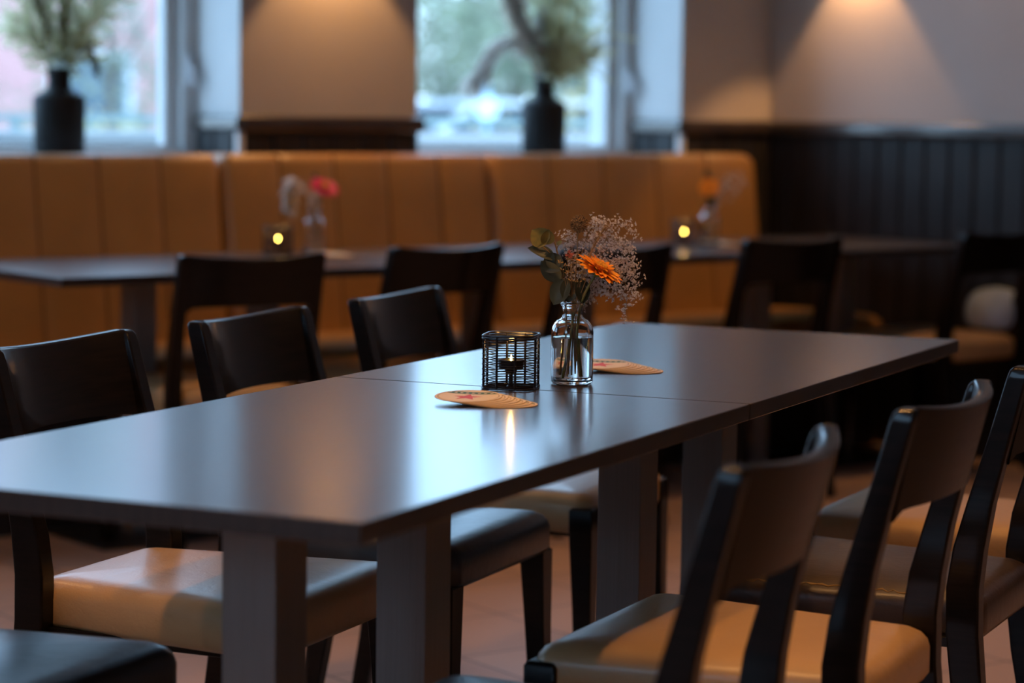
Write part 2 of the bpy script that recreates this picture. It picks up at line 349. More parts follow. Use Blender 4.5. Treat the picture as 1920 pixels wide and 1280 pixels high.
m.build('cracked_edge', mat('worn foam', (.30, .19, .07), .8), ch_brn)['label'] = 'cracked golden seat edge'
def place(o, u, v, rot): x, y = TT(u, v); o.location = (x, y, 0); o.rotation_euler = (0, 0, PSI + rot)
def pl(u, v): x, y = TT(u, v); return (x, y, 0)
VR = -.055
place(ch_tan, .975, -.08, R(0))
dup(ch_blk, 'dark chair nearest the camera on the right, its seat below the picture', pl(.365, VR), PSI + R(3), G1)
place(ch_brn, 1.57, -.085, R(0))
dup(ch_tan, 'dark chair with golden tan seat, farthest on the right side of the long table', pl(2.17, VR), PSI + R(-1), G1)
place(ch_wrap, .985, .80, PI + R(2))
place(ch_blk, 1.562, .80, PI + R(2))
dup(ch_tan, 'dark chair with tan seat, rightmost of three backs behind the long table', pl(2.165, .82), PI + PSI + R(3), G1)
dup(ch_blk, 'chair at bottom left, only the corner of its shiny black seat showing', pl(.33, .80), PI + PSI, G1)
BR = [((.43, -.215), -8, ch_wrap, 'dark wooden chair before the banquette, leftmost, in front of the candle and pink flower'),
      ((1.132, -.10), 4, ch_wrap, 'dark wooden chair before the banquette with pale light along its top rail'),
      ((1.568, -.31), 0, ch_tan, 'dark wooden chair before the banquette, mostly hidden behind the long table bouquet'),
      ((2.335, -.23), 0, ch_wrap, 'dark wooden chair before the banquette, standing right of the rear orange flower'),
      ((3.29, -.225), 3, ch_wrap, 'dark wooden chair by the right wall carrying a pale cushion on its seat')]
for (bx_, by_), rz, src, lab in BR:                  # position of the middle of the back rail
    dup(src, lab, (bx_ - .283 * math.sin(R(rz)), by_ + .283 * math.cos(R(rz)), 0), R(rz), G2)

# ------------------------------------------------------------------ tables
def make_table(label, Lx, Wy, cols, colw, group):
    t = thing('dining_table', label, 'table', group=group)
    m = MB(); m.box(0, Lx, 0, Wy, .725, .75); m.build('tabletop', table_wood, t, bevel=.002)
    yc = Wy / 2
    for c in cols:
        q = MB(); q.box(c - colw / 2, c + colw / 2, yc - colw / 2, yc + colw / 2, .012, .72); q.build('column', steel, t, bevel=.002)
    q = MB(); q.box(cols[0] - .2, cols[-1] + .2, yc - .165, yc + .165, 0, .012); q.build('base_plate', plate_m, t, bevel=.003)
    q = MB(); q.box(cols[0] - .1, cols[-1] + .1, yc - .06, yc + .06, .718, .725); q.build('mounting_plate', plate_m, t)
    return t
G3 = 'dark tables joined into one long table'; G4 = 'dark tables along the banquette'
t1 = make_table('dark rectangular table nearest the camera, its corner at the front of the picture', 1.199, .7025, (.395, .80), .078, G3)
t2 = make_table('dark rectangular table joined to the far end of the nearest table', 1.2, .7025, (.385, .78), .078, G3)
x, y = TT(0, 0); t1.location = (x, y, 0); t1.rotation_euler = (0, 0, PSI)
x, y = TT(1.202, 0); t2.location = (x, y, 0); t2.rotation_euler = (0, 0, PSI)
b1 = make_table('dark table at the banquette holding the pink flower, leftmost', 1.14, .76, (.43, .83), .072, G4)
b1.location = (0.0, 0, 0)
dup(b1, 'dark table at the banquette holding the rear orange flower, middle one', (1.165, 0, 0), 0)
dup(b1, 'dark table at the banquette in the corner against the right wall', (2.33, 0, 0), 0)

# ------------------------------------------------------------------ banquette
def banquette(x0, x1, label, endr=False):
    t = thing('banquette_bench', label, 'bench', (x0, 0, 0), 0, 'upholstered banquette bench sections')
    w = x1 - x0; m = MB(); n = 60; k = 5; rings = []
    for i in range(n + 1):
        u = i / n; x = u * (w - .012) + .006; q = (u * k) % 1.0
        puff = .012 * (1 - abs(2 * q - 1) ** 6) if 0 < i < n else 0
        ed = min(u, 1 - u) * w; rr = .018; cut = (rr - math.sqrt(max(0, rr * rr - (rr - min(ed, rr)) ** 2)))
        R2 = .06 if endr else rr
        e2 = (1 - u) * w if endr else ed
        top = R2 - math.sqrt(max(0, R2 * R2 - (R2 - min(e2, R2)) ** 2)); zt = 1.037 - top
        lean = .0
        yf = lambda z: 1.062 - (1.037 - z) * .13 - puff + cut
        rings.append([(x, yf(.46), .46), (x, yf(.7), .70), (x, yf(.9), .90), (x, yf(zt - .03), zt - .03), (x, yf(zt - .008) + .005, zt - .009), (x, yf(zt) + .022, zt), (x, 1.15, zt), (x, 1.165, zt - .01), (x, 1.165, .46)])
    m.loft(rings); m.build('backrest', gold_l, t, auto=50)
    m = MB()
    for j in range(1, k):
        x = .006 + (w - .012) * j / k
        m.loft([[(x - .0025, 1.059 - (1.037 - z) * .13, z), (x + .0025, 1.059 - (1.037 - z) * .13, z), (x + .0025, 1.066 - (1.037 - z) * .13, z), (x - .0025, 1.066 - (1.037 - z) * .13, z)] for z in (.475, 1.03)])
    m.build('seam', thread, t)
    m = MB(); rings = []
    for i in range(n + 1):
        u = i / n; x = u * (w - .012 + (.13 if endr else 0)) + .006; ed = min(u, 1 - u) * w; rr = .02; cut = rr - math.sqrt(max(0, rr * rr - (rr - min(ed, rr)) ** 2))
        rings.append([(x, .52 + cut, .34), (x, .50 + cut, .36), (x, .495 + cut, .42), (x, .51 + cut, .455), (x, .54, .470 - cut), (x, .75, .475 - cut), (x, 1.02, .470 - cut), (x, 1.12, .46), (x, 1.12, .34)])
    m.loft(rings); m.build('seat', gold_l, t, auto=50)
    m = MB(); m.box(0, w + (.13 if endr else 0), .56, 1.165, 0, .34); m.build('plinth', dark_panel, t, bevel=.004)
    return t
banquette(-1.0, .03, 'golden tan banquette section at the far left edge behind the leftmost table')
banquette(.03, 1.10, 'golden tan banquette section at the left under the window with the taller dried bouquet')
banquette(1.10, 2.15, 'golden tan banquette section in the middle below the brown pier and behind the pink flower')
banquette(2.15, 3.40, 'golden tan banquette section at the right end, beside the dark panelled wall', True)
m = MB(); m.lathe([(0, 0), (.08, .002), (.10, .025), (.105, .07), (.09, .115), (.05, .138), (0, .143)], 32)
cu = m.build('cushion', noisy(mat('pale blue grey fabric', (.45, .5, .55), .8), (.34, .45, .60), (.42, .54, .70), 20), sub=1)
tag(cu, 'pale blue-grey rounded cushion on the chair at the right edge', 'cushion')
cu.location = (3.475, -.04, .468)

# ------------------------------------------------------------------ candle lanterns
def make_lantern(label, group):
    t = thing('candle_lantern', label, 'candle holder', group=group)
    h = .084; a = .0405; rc = .019
    def outline(off=0, n=7):
        pts = []
        for cx, cy, a0 in ((a - rc, -a + rc, -PI / 2), (a - rc, a - rc, 0), (-a + rc, a - rc, PI / 2), (-a + rc, -a + rc, PI)):
            for i in range(n): q = a0 + PI / 2 * i / (n - 1); pts.append((cx + (rc + off) * math.cos(q), cy + (rc + off) * math.sin(q)))
        return pts
    fr = MB()
    for z, r in ((.0022, .0018), (.0795, .0016), (.0832, .0019)): fr.tube([(x, y, z) for x, y in outline()], r, 8, True)
    rods = []
    for s in (-1, 1):
        for q in (-.0145, .0145): rods += [(s * a, q), (q, s * a)]
    for x, y in rods: fr.tube([(x, y, .001), (x, y, .083)], .0019, 8)
    fr.tube([(-a, -.0155, .002), (a, -.0155, .002)], .0013, 6); fr.tube([(-a, .0155, .002), (a, .0155, .002)], .0013, 6); fr.tube([(-a, 0, .002), (a, 0, .002)], .0013, 6)
    fr.build('frame', wire, t)
    wv = MB(); rods_s = sorted(rods, key=lambda p: math.atan2(p[1], p[0])); base = outline(0, 9)
    rnd = random.Random(3)
    for k in range(19):
        z0 = .0058 + k * .0040; ph = k % 2; pts = []; M = len(rods_s)
        for i in range(M):
            x, y = rods_s[i]; x2, y2 = rods_s[(i + 1) % M]; r = math.hypot(x, y); sg = 1 if (i // 1 + ph) % 2 == 0 else -1
            nx, ny = (x / r, y / r); o = sg * .0022; zz = z0 + rnd.uniform(-.0006, .0006)
            pts.append((x + nx * o, y + ny * o, zz))
            pts.append(((x + x2) / 2, (y + y2) / 2, zz + rnd.uniform(-.0004, .0004)))
        # smooth
        sp = []
        for i in range(len(pts)):
            p0, p1, p2, p3 = (Vector(pts[(i + j - 1) % len(pts)]) for j in range(4))
            for q in (0, .5):
                sp.append(.5 * ((2 * p1) + (p2 - p0) * q + (2 * p0 - 5 * p1 + 4 * p2 - p3) * q * q + (3 * p1 - p0 - 3 * p2 + p3) * q ** 3))
        wv.tube(sp, .00075, 5, True)
    wv.build('wire_weave', wire, t)
    c = MB(); c.lathe([(0, .024), (.008, .024), (.010, .029), (.0195, .031), (.0205, .045), (.0198, .045), (.0185, .033), (0, .033)], 28)
    c.lathe([(.0, .003), (.007, .003), (.0035, .006), (.003, .024), (0, .024)], 16); c.build('tealight_cup', wire, t)
    wx = MB(); wx.lathe([(0, .0395), (.0183, .0395), (.0184, .034)], 24); wx.lathe([(.0, .0435), (.0006, .043), (.0006, .0395)], 6); wx.build('candle', wax, t)
    f = MB(); f.lathe([(0, .0425), (.0014, .0432), (.0020, .0450), (.0016, .0480), (.0007, .0510), (0, .0530)], 14); f.build('flame', flame_m, t)
    return t
def candle_light(x, y, z):
    l = bpy.data.lights.new('candle_glow', 'POINT'); l.energy = .10; l.color = (1, .5, .16); l.shadow_soft_size = .003
    o = bpy.data.objects.new('candle_glow', l); COL.objects.link(o); o.location = (x, y, z)
ln = make_lantern('black wire candle lantern with a burning tealight beside the glass bottle on the long table', 'wire candle lanterns')
x, y = TT(1.20, .392); ln.location = (x, y, .75); ln.rotation_euler = (0, 0, VIEW + R(-11)); candle_light(x, y, .75 + .064)
for lx, ly, lab in ((1.02, .60, 'blurred wire candle lantern left of the pink flower on the banquette table'), (2.47, .42, 'blurred wire candle lantern left of the rear orange flower on the banquette table')):
    dup(ln, lab, (lx, ly, .75), VIEW + R(-5)); candle_light(lx, ly, .75 + .064)

# ------------------------------------------------------------------ glass bottles
def make_bottle(label, group):
    t = thing('glass_bottle', label, 'bottle', group=group)
    out = [(0, 0.0005), (.026, 0), (.031, .0015), (.0333, .005), (.0335, .012), (.0335, .078), (.0333, .084), (.0322, .0900), (.0290, .0965), (.0240, .1013), (.0190, .1040), (.0166, .1068), (.0158, .112), (.0160, .119), (.0168, .1235), (.0190, .1250), (.0196, .1268), (.0190, .1288), (.0166, .1295)]
    inn = [(.0150, .1290), (.0144, .1235), (.0141, .114), (.0146, .1070), (.0168, .1020), (.0225, .0995), (.0272, .0950), (.0302, .0890), (.0313, .0835), (.0315, .078), (.0315, .013), (.0305, .0085), (.027, .0062), (.012, .0065), (0, .0085)]
    m = MB(); m.lathe(out + inn, 56); m.build('bottle', glass, t, auto=70)
    w = MB(); w.lathe([(0, .0087), (.012, .0068), (.027, .0066), (.0303, .0088), (.03135, .0132), (.03135, .0748), (.0310, .0742), (.028, .0738), (0, .0736)], 48); w.build('water', water, t, auto=60)
    return t
bo = make_bottle('clear glass bottle half full of water holding the bouquet on the long table', 'clear glass flower bottles')
BX, BY = TT(1.305, .335); bo.location = (BX, BY, .75); bo.rotation_euler = (0, 0, VIEW)
bg_b = [((1.16, .62), 'blurred clear glass bottle holding the pink flower'), ((2.58, .42), 'blurred clear glass bottle holding the rear orange flower')]
for (lx, ly), lab in bg_b: dup(bo, lab, (lx, ly, .75), VIEW)

# ------------------------------------------------------------------ beer mats
mat_m = mat('printed beer mat', (.75, .62, .45), .65)
co = N(mat_m, 'ShaderNodeTexCoord'); sep = N(mat_m, 'ShaderNodeSeparateXYZ'); L(mat_m, co.outputs['Object'], sep.inputs[0])
def M_(op, a, b=None):
    n = N(mat_m, 'ShaderNodeMath', operation=op)
    for i, q in enumerate((a, b)):
        if q is None: continue
        if isinstance(q, (int, float)): n.inputs[i].default_value = q
        else: L(mat_m, q, n.inputs[i])
    return n.outputs[0]
X_, Y_ = sep.outputs['X'], sep.outputs['Y']
rad_ = M_('SQRT', M_('ADD', M_('MULTIPLY', X_, X_), M_('MULTIPLY', Y_, Y_)))
ring = M_('MULTIPLY', M_('GREATER_THAN', rad_, .0445), M_('LESS_THAN', rad_, .0458))
yy = M_('ADD', Y_, M_('MULTIPLY', M_('MULTIPLY', X_, X_), -6.0))
band = M_('MULTIPLY', M_('MULTIPLY', M_('GREATER_THAN', yy, .0135), M_('LESS_THAN', yy, .031)), M_('LESS_THAN', rad_, .0445))
wv_ = M_('MULTIPLY', M_('GREATER_THAN', M_('SINE', M_('MULTIPLY', X_, 700)), .1), M_('MULTIPLY', M_('GREATER_THAN', yy, .019), M_('LESS_THAN', yy, .026)))
green = M_('MULTIPLY', band, M_('SUBTRACT', 1, M_('MULTIPLY', wv_, .85)))
def mixc(fac, a, col):
    n = N(mat_m, 'ShaderNodeMix', data_type='RGBA'); L(mat_m, fac, n.inputs[0]); n.inputs[7].default_value = (*col, 1)
    if isinstance(a, tuple): n.inputs[6].default_value = (*a, 1)
    else: L(mat_m, a, n.inputs[6])
    return n.outputs[2]
c_ = mixc(green, (.80, .66, .46), (.03, .12, .06)); c_ = mixc(ring, c_, (.35, .22, .12)); L(mat_m, c_, bsdf(mat_m).inputs['Base Color'])
star_m = mat('red print', (.62, .05, .035), .6); edge_m = mat('card edge', (.48, .31, .15), .8)
def make_mat(label, group):
    o = MB(); o.lathe([(0, .0002), (.0495, .0002), (.05, .0004), (.05, .0010), (.0495, .0012)], 48); o.cur = 1; o.add([(.0495 * math.cos(2 * PI * i / 48), .0495 * math.sin(2 * PI * i / 48), .0012) for i in range(48)], [tuple(range(48))])
    r = o.build('beer_mat', [edge_m, mat_m], auto=40); tag(r, label, 'coaster', group)
    s = MB(); pts = [((.023 if i % 2 == 0 else .0095) * math.sin(PI * i / 5), -.010 + (.023 if i % 2 == 0 else .0095) * math.cos(PI * i / 5)) for i in range(10)]
    s.loft([[(x, y, .00115) for x, y in pts], [(x, y, .00126) for x, y in pts]]); s.build('star', star_m, r, smooth=False)
    return r
first = None
def fan(x, y, n, dx, dy, rot, where, group, step=.0014):
    global first
    tilt = R(.6)
    for k in range(n):                               # lowest first
        d = (n - 1 - k); ps = (x + RGT.x * dx * d + FWD.x * dy * d, y + RGT.y * dx * d + FWD.y * dy * d, .7502 + k * step)
        lab = ('beer mat with red star, topmost of the stack ' if k == n - 1 else 'beer mat, lowest of the stack ' if k == 0 else 'beer mat, %s from the bottom of the stack ' % ('second third fourth fifth sixth'.split()[k - 1])) + where
        if first is None: first = make_mat(lab, group); first.location = ps; first.rotation_euler = (tilt * k, 0, rot - R(3) * d)
        else: dup(first, lab, ps, rot - R(3) * d, group).rotation_euler = (tilt * k, 0, rot - R(3) * d)
x, y = c2w(-.063, 3.535); fan(x, y, 7, .0087, -.0035, VIEW + R(-12), 'in front of the candle lantern', 'beer mats fanned before the lantern')
x, y = c2w(.150, 4.02); fan(x, y, 7, .0087, -.0035, VIEW + R(-12), 'behind the glass bottle', 'beer mats fanned behind the bottle')
x, y = c2w(-.555, 7.14); fan(x, y, 4, .011, -.003, VIEW, 'right of the pink flower', 'beer mats by the pink flower')
x, y = c2w(.665, 8.03); fan(x, y, 4, .011, -.003, VIEW, 'right of the rear orange flower', 'beer mats by the rear orange flower')

# ------------------------------------------------------------------ flowers
def bez(p, n=12):
    p = [Vector(q) for q in p]; out = []
    for i in range(n + 1):
        t = i / n; q = list(p)
        while len(q) > 1: q = [q[j].lerp(q[j + 1], t) for j in range(len(q) - 1)]
        out.append(q[0])
    return out
def frame_of(nrm, up=Vector((0, 0, 1))):
    n = Vector(nrm).normalized(); x = up.cross(n)
    if x.length < 1e-3: x = Vector((1, 0, 0))
    x.normalize(); y = n.cross(x); return x, y, n
def gerbera(label, loc, rz, stem, nrm, rad, petal_mat, group=None, scale=1):
    t = thing('gerbera_flower', label, 'flower', loc, rz, group); st = MB(); st.tube(bez(stem, 16), .0019, 8); st.build('stem', stem_m, t)
    c = Vector(stem[-1]); X, Y, Nn = frame_of(nrm); rnd = random.Random(5); m = MB()
    for layer, (cnt, rr, lift, w) in enumerate(((20, 1.0, .10, .0052), (18, .86, .24, .0046), (12, .5, .42, .0030))):
        for i in range(cnt):
            a = 2 * PI * (i + .5 * (layer % 2)) / cnt + rnd.uniform(-.06, .06); d = X * math.cos(a) + Y * math.sin(a); sd = Nn.cross(d)
            ln_ = rad * rr * rnd.uniform(.9, 1.05); dr = rnd.uniform(-.12, .08); vs = []; sec = [(.12, .5), (.4, .95), (.7, 1.0), (.9, .72), (1.0, .25)]
            for q, ww in sec:
                p = c + d * ln_ * q + Nn * (rad * lift * (.35 + .5 * q) + dr * rad * q * q)
                hw = w * ww * rad / .036
                vs += [p - sd * hw + Nn * hw * .25, p - Nn * hw * .12, p + sd * hw + Nn * hw * .25]
            k = len(sec); fs = []
            for j in range(k - 1):
                for e in (0, 1): fs.append((j * 3 + e, j * 3 + e + 1, j * 3 + e + 4, j * 3 + e + 3))
            m.add(vs, fs)
    m.build('petals', petal_mat, t, auto=80)
    m = MB(); rings = []
    for q, h in ((1, .0), (.95, .16), (.7, .26), (.35, .24), (.05, .2)):
        rings.append([tuple(c + (X * math.cos(2 * PI * j / 20) + Y * math.sin(2 * PI * j / 20)) * rad * .30 * q + Nn * rad * (h + .08)) for j in range(20)])
    m.loft(rings); m.build('flower_centre', disc_m, t)
    m = MB(); m.loft([[tuple(c + (X * math.cos(2 * PI * j / 14) + Y * math.sin(2 * PI * j / 14)) * rad * q + Nn * rad * h) for j in range(14)] for q, h in ((.06, -.28), (.2, -.16), (.3, .02), (.26, .1))]); m.build('calyx', stem_m, t)
    return t
def leaf_mesh(m, p, d, nrm, ln_, wd_, curl=.2):
    p = Vector(p); d = Vector(d).normalized(); nrm = Vector(nrm); nrm = (nrm - d * nrm.dot(d)).normalized(); s = d.cross(nrm); vs = []; n = 8
    for i in range(n + 1):
        q = i / n; w = wd_ * math.sin(PI * (q ** .9)) ** .65 * .5 + .0003; c = p + d * ln_ * q - nrm * curl * ln_ * q * q
        vs += [c - s * w + nrm * w * .3, c - s * w * .5 + nrm * w * .06, c, c + s * w * .5 + nrm * w * .06, c + s * w + nrm * w * .3]
    m.add(vs, [(i * 5 + e, i * 5 + e + 1, i * 5 + e + 6, i * 5 + e + 5) for i in range(n) for e in range(4)])
U = .000832                                          # metres per pixel at the bouquet
def P(px, py, dp=0): return (((px - 1076) * U), dp, (722 - py) * U)
NK = (0, 0, .118)
bl = (BX, BY, .75)
gerbera('bright orange gerbera in the glass bottle on the long table', bl, VIEW, [(.012, -.004, .012), (.006, .0, .06), (.002, .0, .12), P(1092, 560, -.006), P(1108, 525, -.012), P(1124, 505, -.016)], (.46, -.26, .85), .0395, orange_m)
# eucalyptus
t = thing('eucalyptus_sprig', 'grey-green eucalyptus sprig leaning left out of the bottle on the long table', 'foliage', bl, VIEW)
m = MB(); st = bez([(-.014, .004, .014), (-.008, .004, .08), (-.006, .004, .13), P(1055, 530, -.002), P(1048, 480, -.004), P(1040, 452, -.004)], 16); m.tube(st, .0013, 7)
m.tube(bez([P(1046, 490, -.004), P(1030, 470, -.006), P(1018, 462, -.008)], 6), .0009, 6); m.tube(bez([P(1043, 470, -.004), P(1047, 455, -.004), P(1052, 450)], 6), .0009, 6)
m.build('stem', dry_stem, t)
m = MB()
for a, b, nr, w in (((1042, 486), (992, 460), (0, -.6, .8), .028), ((1052, 478), (1022, 508), (.1, -1, .2), .032), ((1052, 525), (1014, 490), (-.2, -1, -.1), .028), ((1056, 520), (1062, 494), (.8, -1, 0), .010),
                    ((1064, 522), (1038, 570), (-.3, -1, .1), .032), ((1068, 520), (1068, 566), (.2, -1, .2), .030), ((1088, 520), (1098, 568), (.3, -.8, .2), .026), ((1028, 468), (1036, 500), (-.3, -1, 0), .016)):
    p0 = Vector(P(*a, -.004)); p1 = Vector(P(*b, -.010)); leaf_mesh(m, p0, p1 - p0, nr, (p1 - p0).length, w, .12)
m.build('leaves', leaf_m, t)
m = MB()
for a, b, nr, w in (((1024, 458), (998, 430), (.3, -1, .1), .034), ((1020, 458), (1030, 430), (.6, -.7, .5), .026), ((1044, 458), (1053, 450), (0, -1, .4), .006)):
    p0 = Vector(P(*a, -.006)); p1 = Vector(P(*b, -.010)); leaf_mesh(m, p0, p1 - p0, nr, (p1 - p0).length, w, .12)
m.build('tip_leaves', leaf_y, t)['label'] = 'yellowing top leaves'
# thistle ball
t = thing('dried_thistle', 'round brown dried thistle head standing highest in the bouquet', 'flower', bl, VIEW)
m = MB(); m.tube(bez([(.0, .006, .014), (.0, .006, .08), (.001, .004, .13), P(1083, 500, .004), P(1084, 430, .004)], 14), .0009, 6); m.build('stem', dry_stem, t)
m = MB(); c = Vector(P(1086, 418, .004)); ga = PI * (3 - 5 ** .5); r = .0108; n = 150
sph = [[(c.x + r * math.sin(PI * i / 10) * math.cos(2 * PI * j / 16), c.y + r * math.sin(PI * i / 10) * math.sin(2 * PI * j / 16), c.z + r * math.cos(PI * i / 10)) for j in range(16)] for i in range(1, 10)]; m.loft(sph)
for i in range(n):
    z = 1 - 2 * (i + .5) / n; q = math.sqrt(1 - z * z); d = Vector((q * math.cos(ga * i), q * math.sin(ga * i), z)); X, Y, Nn = frame_of(d)
    b0 = c + d * r * .9; tip = c + d * r * 1.36; w = .0011
    m.add([b0 + X * w, b0 + Y * w, b0 - X * w, b0 - Y * w, tip + X * .0005, tip + Y * .0005, tip - X * .0005, tip - Y * .0005], [(0, 1, 5, 4), (1, 2, 6, 5), (2, 3, 7, 6), (3, 0, 4, 7), (4, 5, 6, 7)])
m.build('seed_head', dry_brown, t, smooth=False)
# spray of dusty star florets arching to the right
def star(m, c, d, r):
    X, Y, Nn = frame_of(d); vs = [c - Nn * r * .6]
    for j in range(10):
        a = PI * j / 5; q = r if j % 2 == 0 else r * .28; vs.append(c + (X * math.cos(a) + Y * math.sin(a)) * q + Nn * (r * .35 if j % 2 == 0 else 0))
    vs.append(c + Nn * r * .08)
    m.add(vs, [(0, j + 1, (j + 1) % 10 + 1) for j in range(10)] + [(11, (j + 1) % 10 + 1, j + 1) for j in range(10)])
def spray(t, paths, spread, per, rnd, stem, mt, size=.0032, seg=14, gap=0):
    br_ = MB(); fl = MB()
    for path in paths:
        pts = bez(path, seg); br_.tube(pts, [.0008 * (1 - .6 * i / seg) for i in range(seg + 1)], 5)
        for i in range(int(seg * .35) + gap, seg + 1):
            for k in range(per):
                tdir = (pts[min(i + 1, seg)] - pts[max(i - 1, 0)]).normalized()
                off = Vector((rnd.gauss(0, 1), rnd.gauss(0, .8), rnd.gauss(0, 1))); off = off.normalized() * spread * rnd.uniform(.25, 1)
                e = pts[i] + off + tdir * spread * rnd.uniform(0, .8); mid = pts[i].lerp(e, .5) + tdir * spread * .15
                br_.tube([pts[i], mid, e], .00022, 3, cap=False)
                for h in range(3):
                    c2 = e + Vector((rnd.gauss(0, 1), rnd.gauss(0, 1), rnd.gauss(0, 1))) * size * 1.1
                    star(fl, c2, (c2 - pts[i]) + Vector((0, -.004, .002)), size * rnd.uniform(.8, 1.2))
    br_.build('branches', stem, t); fl.build('florets', mt, t, smooth=False)
t = thing('dried_floret_spray', 'airy spray of dusty pink-grey star florets arching to the right of the bouquet', 'flower', bl, VIEW); rnd = random.Random(11)
base = (.004, .006, .016)
spray(t, [
    [base, (.0, .004, .12), P(1092, 500, .010), P(1110, 400, .012), P(1160, 405, .012), P(1180, 430, .010)],
    [base, (.002, .004, .12), P(1095, 510, .012), P(1130, 420, .012), P(1185, 440, .012), P(1190, 500, .010)],
    [base, (.003, .004, .12), P(1100, 520, .014), P(1150, 440, .014), P(1190, 470, .014), P(1196, 550, .010)],
    [base, (.004, .004, .12), P(1105, 525, .014), P(1150, 470, .014), P(1185, 500, .012), P(1178, 575, .010)],
    [base, (.004, .004, .12), P(1100, 520, .014), P(1135, 450, .016), P(1160, 470, .014), P(1168, 560, .012)],
    [base, (.0, .004, .12), P(1088, 490, .014), P(1090, 430, .014), P(1110, 425, .014), P(1125, 418, .012)],
    [base, (-.001, .004, .12), P(1078, 510, .014), P(1070, 470, .014), P(1068, 455, .014), P(1064, 450, .012)],
    [base, (.004, .004, .12), P(1100, 545, .016), P(1120, 530, .016), P(1130, 535, .016), P(1140, 545, .012)],
    [base, (.004, .004, .12), P(1098, 520, .016), P(1120, 440, .020), P(1150, 420, .020), P(1172, 470, .020)],
], .0155, 7, rnd, dry_stem, floret_m, .0030)
t = thing('dried_grass_plume', 'thin tan feathery grass plume slanting up right behind the orange gerbera', 'foliage', bl, VIEW)
m = MB(); ax = bez([(-.004, .002, .016), (-.002, .002, .12), P(1090, 520, 0), P(1105, 465, -.004), P(1136, 424, -.004)], 20); m.tube(ax, .0009, 5); m.build('stem', dry_stem, t)
m = MB()
for i in range(9, 21):
    for k in range(12):
        d = (ax[min(i + 1, 20)] - ax[i - 1]).normalized(); p = ax[i] + Vector((rnd.gauss(0, 1), rnd.gauss(0, 1), rnd.gauss(0, 1))) * .001
        m.tube([p, p + d * .009 + Vector((rnd.gauss(0, 1), rnd.gauss(0, 1), rnd.gauss(0, 1))) * .0022], [.0004, .0001], 3, cap=False)
m.build('plume', straw_m, t)
t = thing('dried_wildflower', 'small salmon and straw coloured dried blooms in the middle of the bouquet', 'flower', bl, VIEW)
m = MB(); buds = MB(); sal = MB()
for px, py in ((1050, 492), (1056, 505), (1064, 486), (1073, 498), (1082, 492), (1080, 510), (1066, 512), (1096, 500), (1092, 512), (1103, 512), (1072, 525), (1086, 528), (1100, 524), (1076, 486), (1060, 498), (1106, 530)):
    e = Vector(P(px, py, -.010)); mid = Vector(P(1076 + (px - 1076) * .4, 560, -.004)); m.tube(bez([(0, -.002, .10), mid, e], 6), .0005, 4)
    for h in range(6):
        d = Vector((rnd.gauss(0, 1), rnd.gauss(0, 1), abs(rnd.gauss(0, 1)))).normalized(); q = e + d * .003
        X, Y, Nn = frame_of(d); buds.loft([[tuple(q + Nn * (z * .0048 - .0015) + (X * math.cos(a) + Y * math.sin(a)) * w) for a in (0, 1.57, 3.14, 4.71)] for z, w in ((0, .0002), (.4, .0010), (.8, .0008), (1, .0001))])
for px, py in ((1068, 472), (1074, 476), (1063, 478), (1070, 482)):
    c = Vector(P(px, py, -.010)); m.tube(bez([(0, -.002, .10), Vector(P(1073, 540, -.004)), c], 6), .0005, 4)
    for h in range(26):
        d = Vector((rnd.gauss(0, 1), rnd.gauss(0, 1), rnd.gauss(.6, 1))).normalized(); sal.tube([c, c + d * .0045], [.0005, .0002], 3, cap=False)
m.build('stems', dry_stem, t); buds.build('buds', straw_m, t); sal.build('blooms', salmon_m, t)
# green stems inside the bottle
for k, (a, b, c3, w) in enumerate((((-.012, -.006, .010), (.001, -.002, .08), (.004, 0, .16), .0021), ((-.005, .010, .012), (-.001, 0, .08), (.0, 0, .15), .0012), ((.009, .008, .012), (.001, 0, .09), (-.002, 0, .15), .0011))):
    m = MB(); m.tube(bez([a, b, c3], 10), w, 8); o = m.build('cut_stem', stem_m if k == 0 else dry_stem)
    tag(o, ['thick yellow-green stem standing in the water of the long table bottle', 'thin brown stem resting against the back of the long table bottle', 'thin brown stem slanting right in the long table bottle'][k], 'stem'); o.location = bl; o.rotation_euler = (0, 0, VIEW)

def plume(m, axis, n, ln_, sp, w=.0006, droop=.3, rnd=random.Random(2), start=.35):
    k = len(axis)
    for i in range(n):
        q = rnd.uniform(start, 1); j = min(int(q * (k - 1)), k - 2); p = axis[j].lerp(axis[j + 1], q * (k - 1) - j); d = (axis[j + 1] - axis[j]).normalized()
        r = Vector((rnd.gauss(0, 1), rnd.gauss(0, 1), rnd.gauss(0, 1))); e = p + d * ln_ * rnd.uniform(.4, 1) + r * sp; md = p.lerp(e, .5) + r * sp * .3; e.z -= ln_ * droop
        s = d.cross(r).normalized() * w if d.cross(r).length > 1e-5 else Vector((w, 0, 0))
        m.add([p - s, p + s, md + s, e, md - s], [(0, 1, 2, 3, 4)])
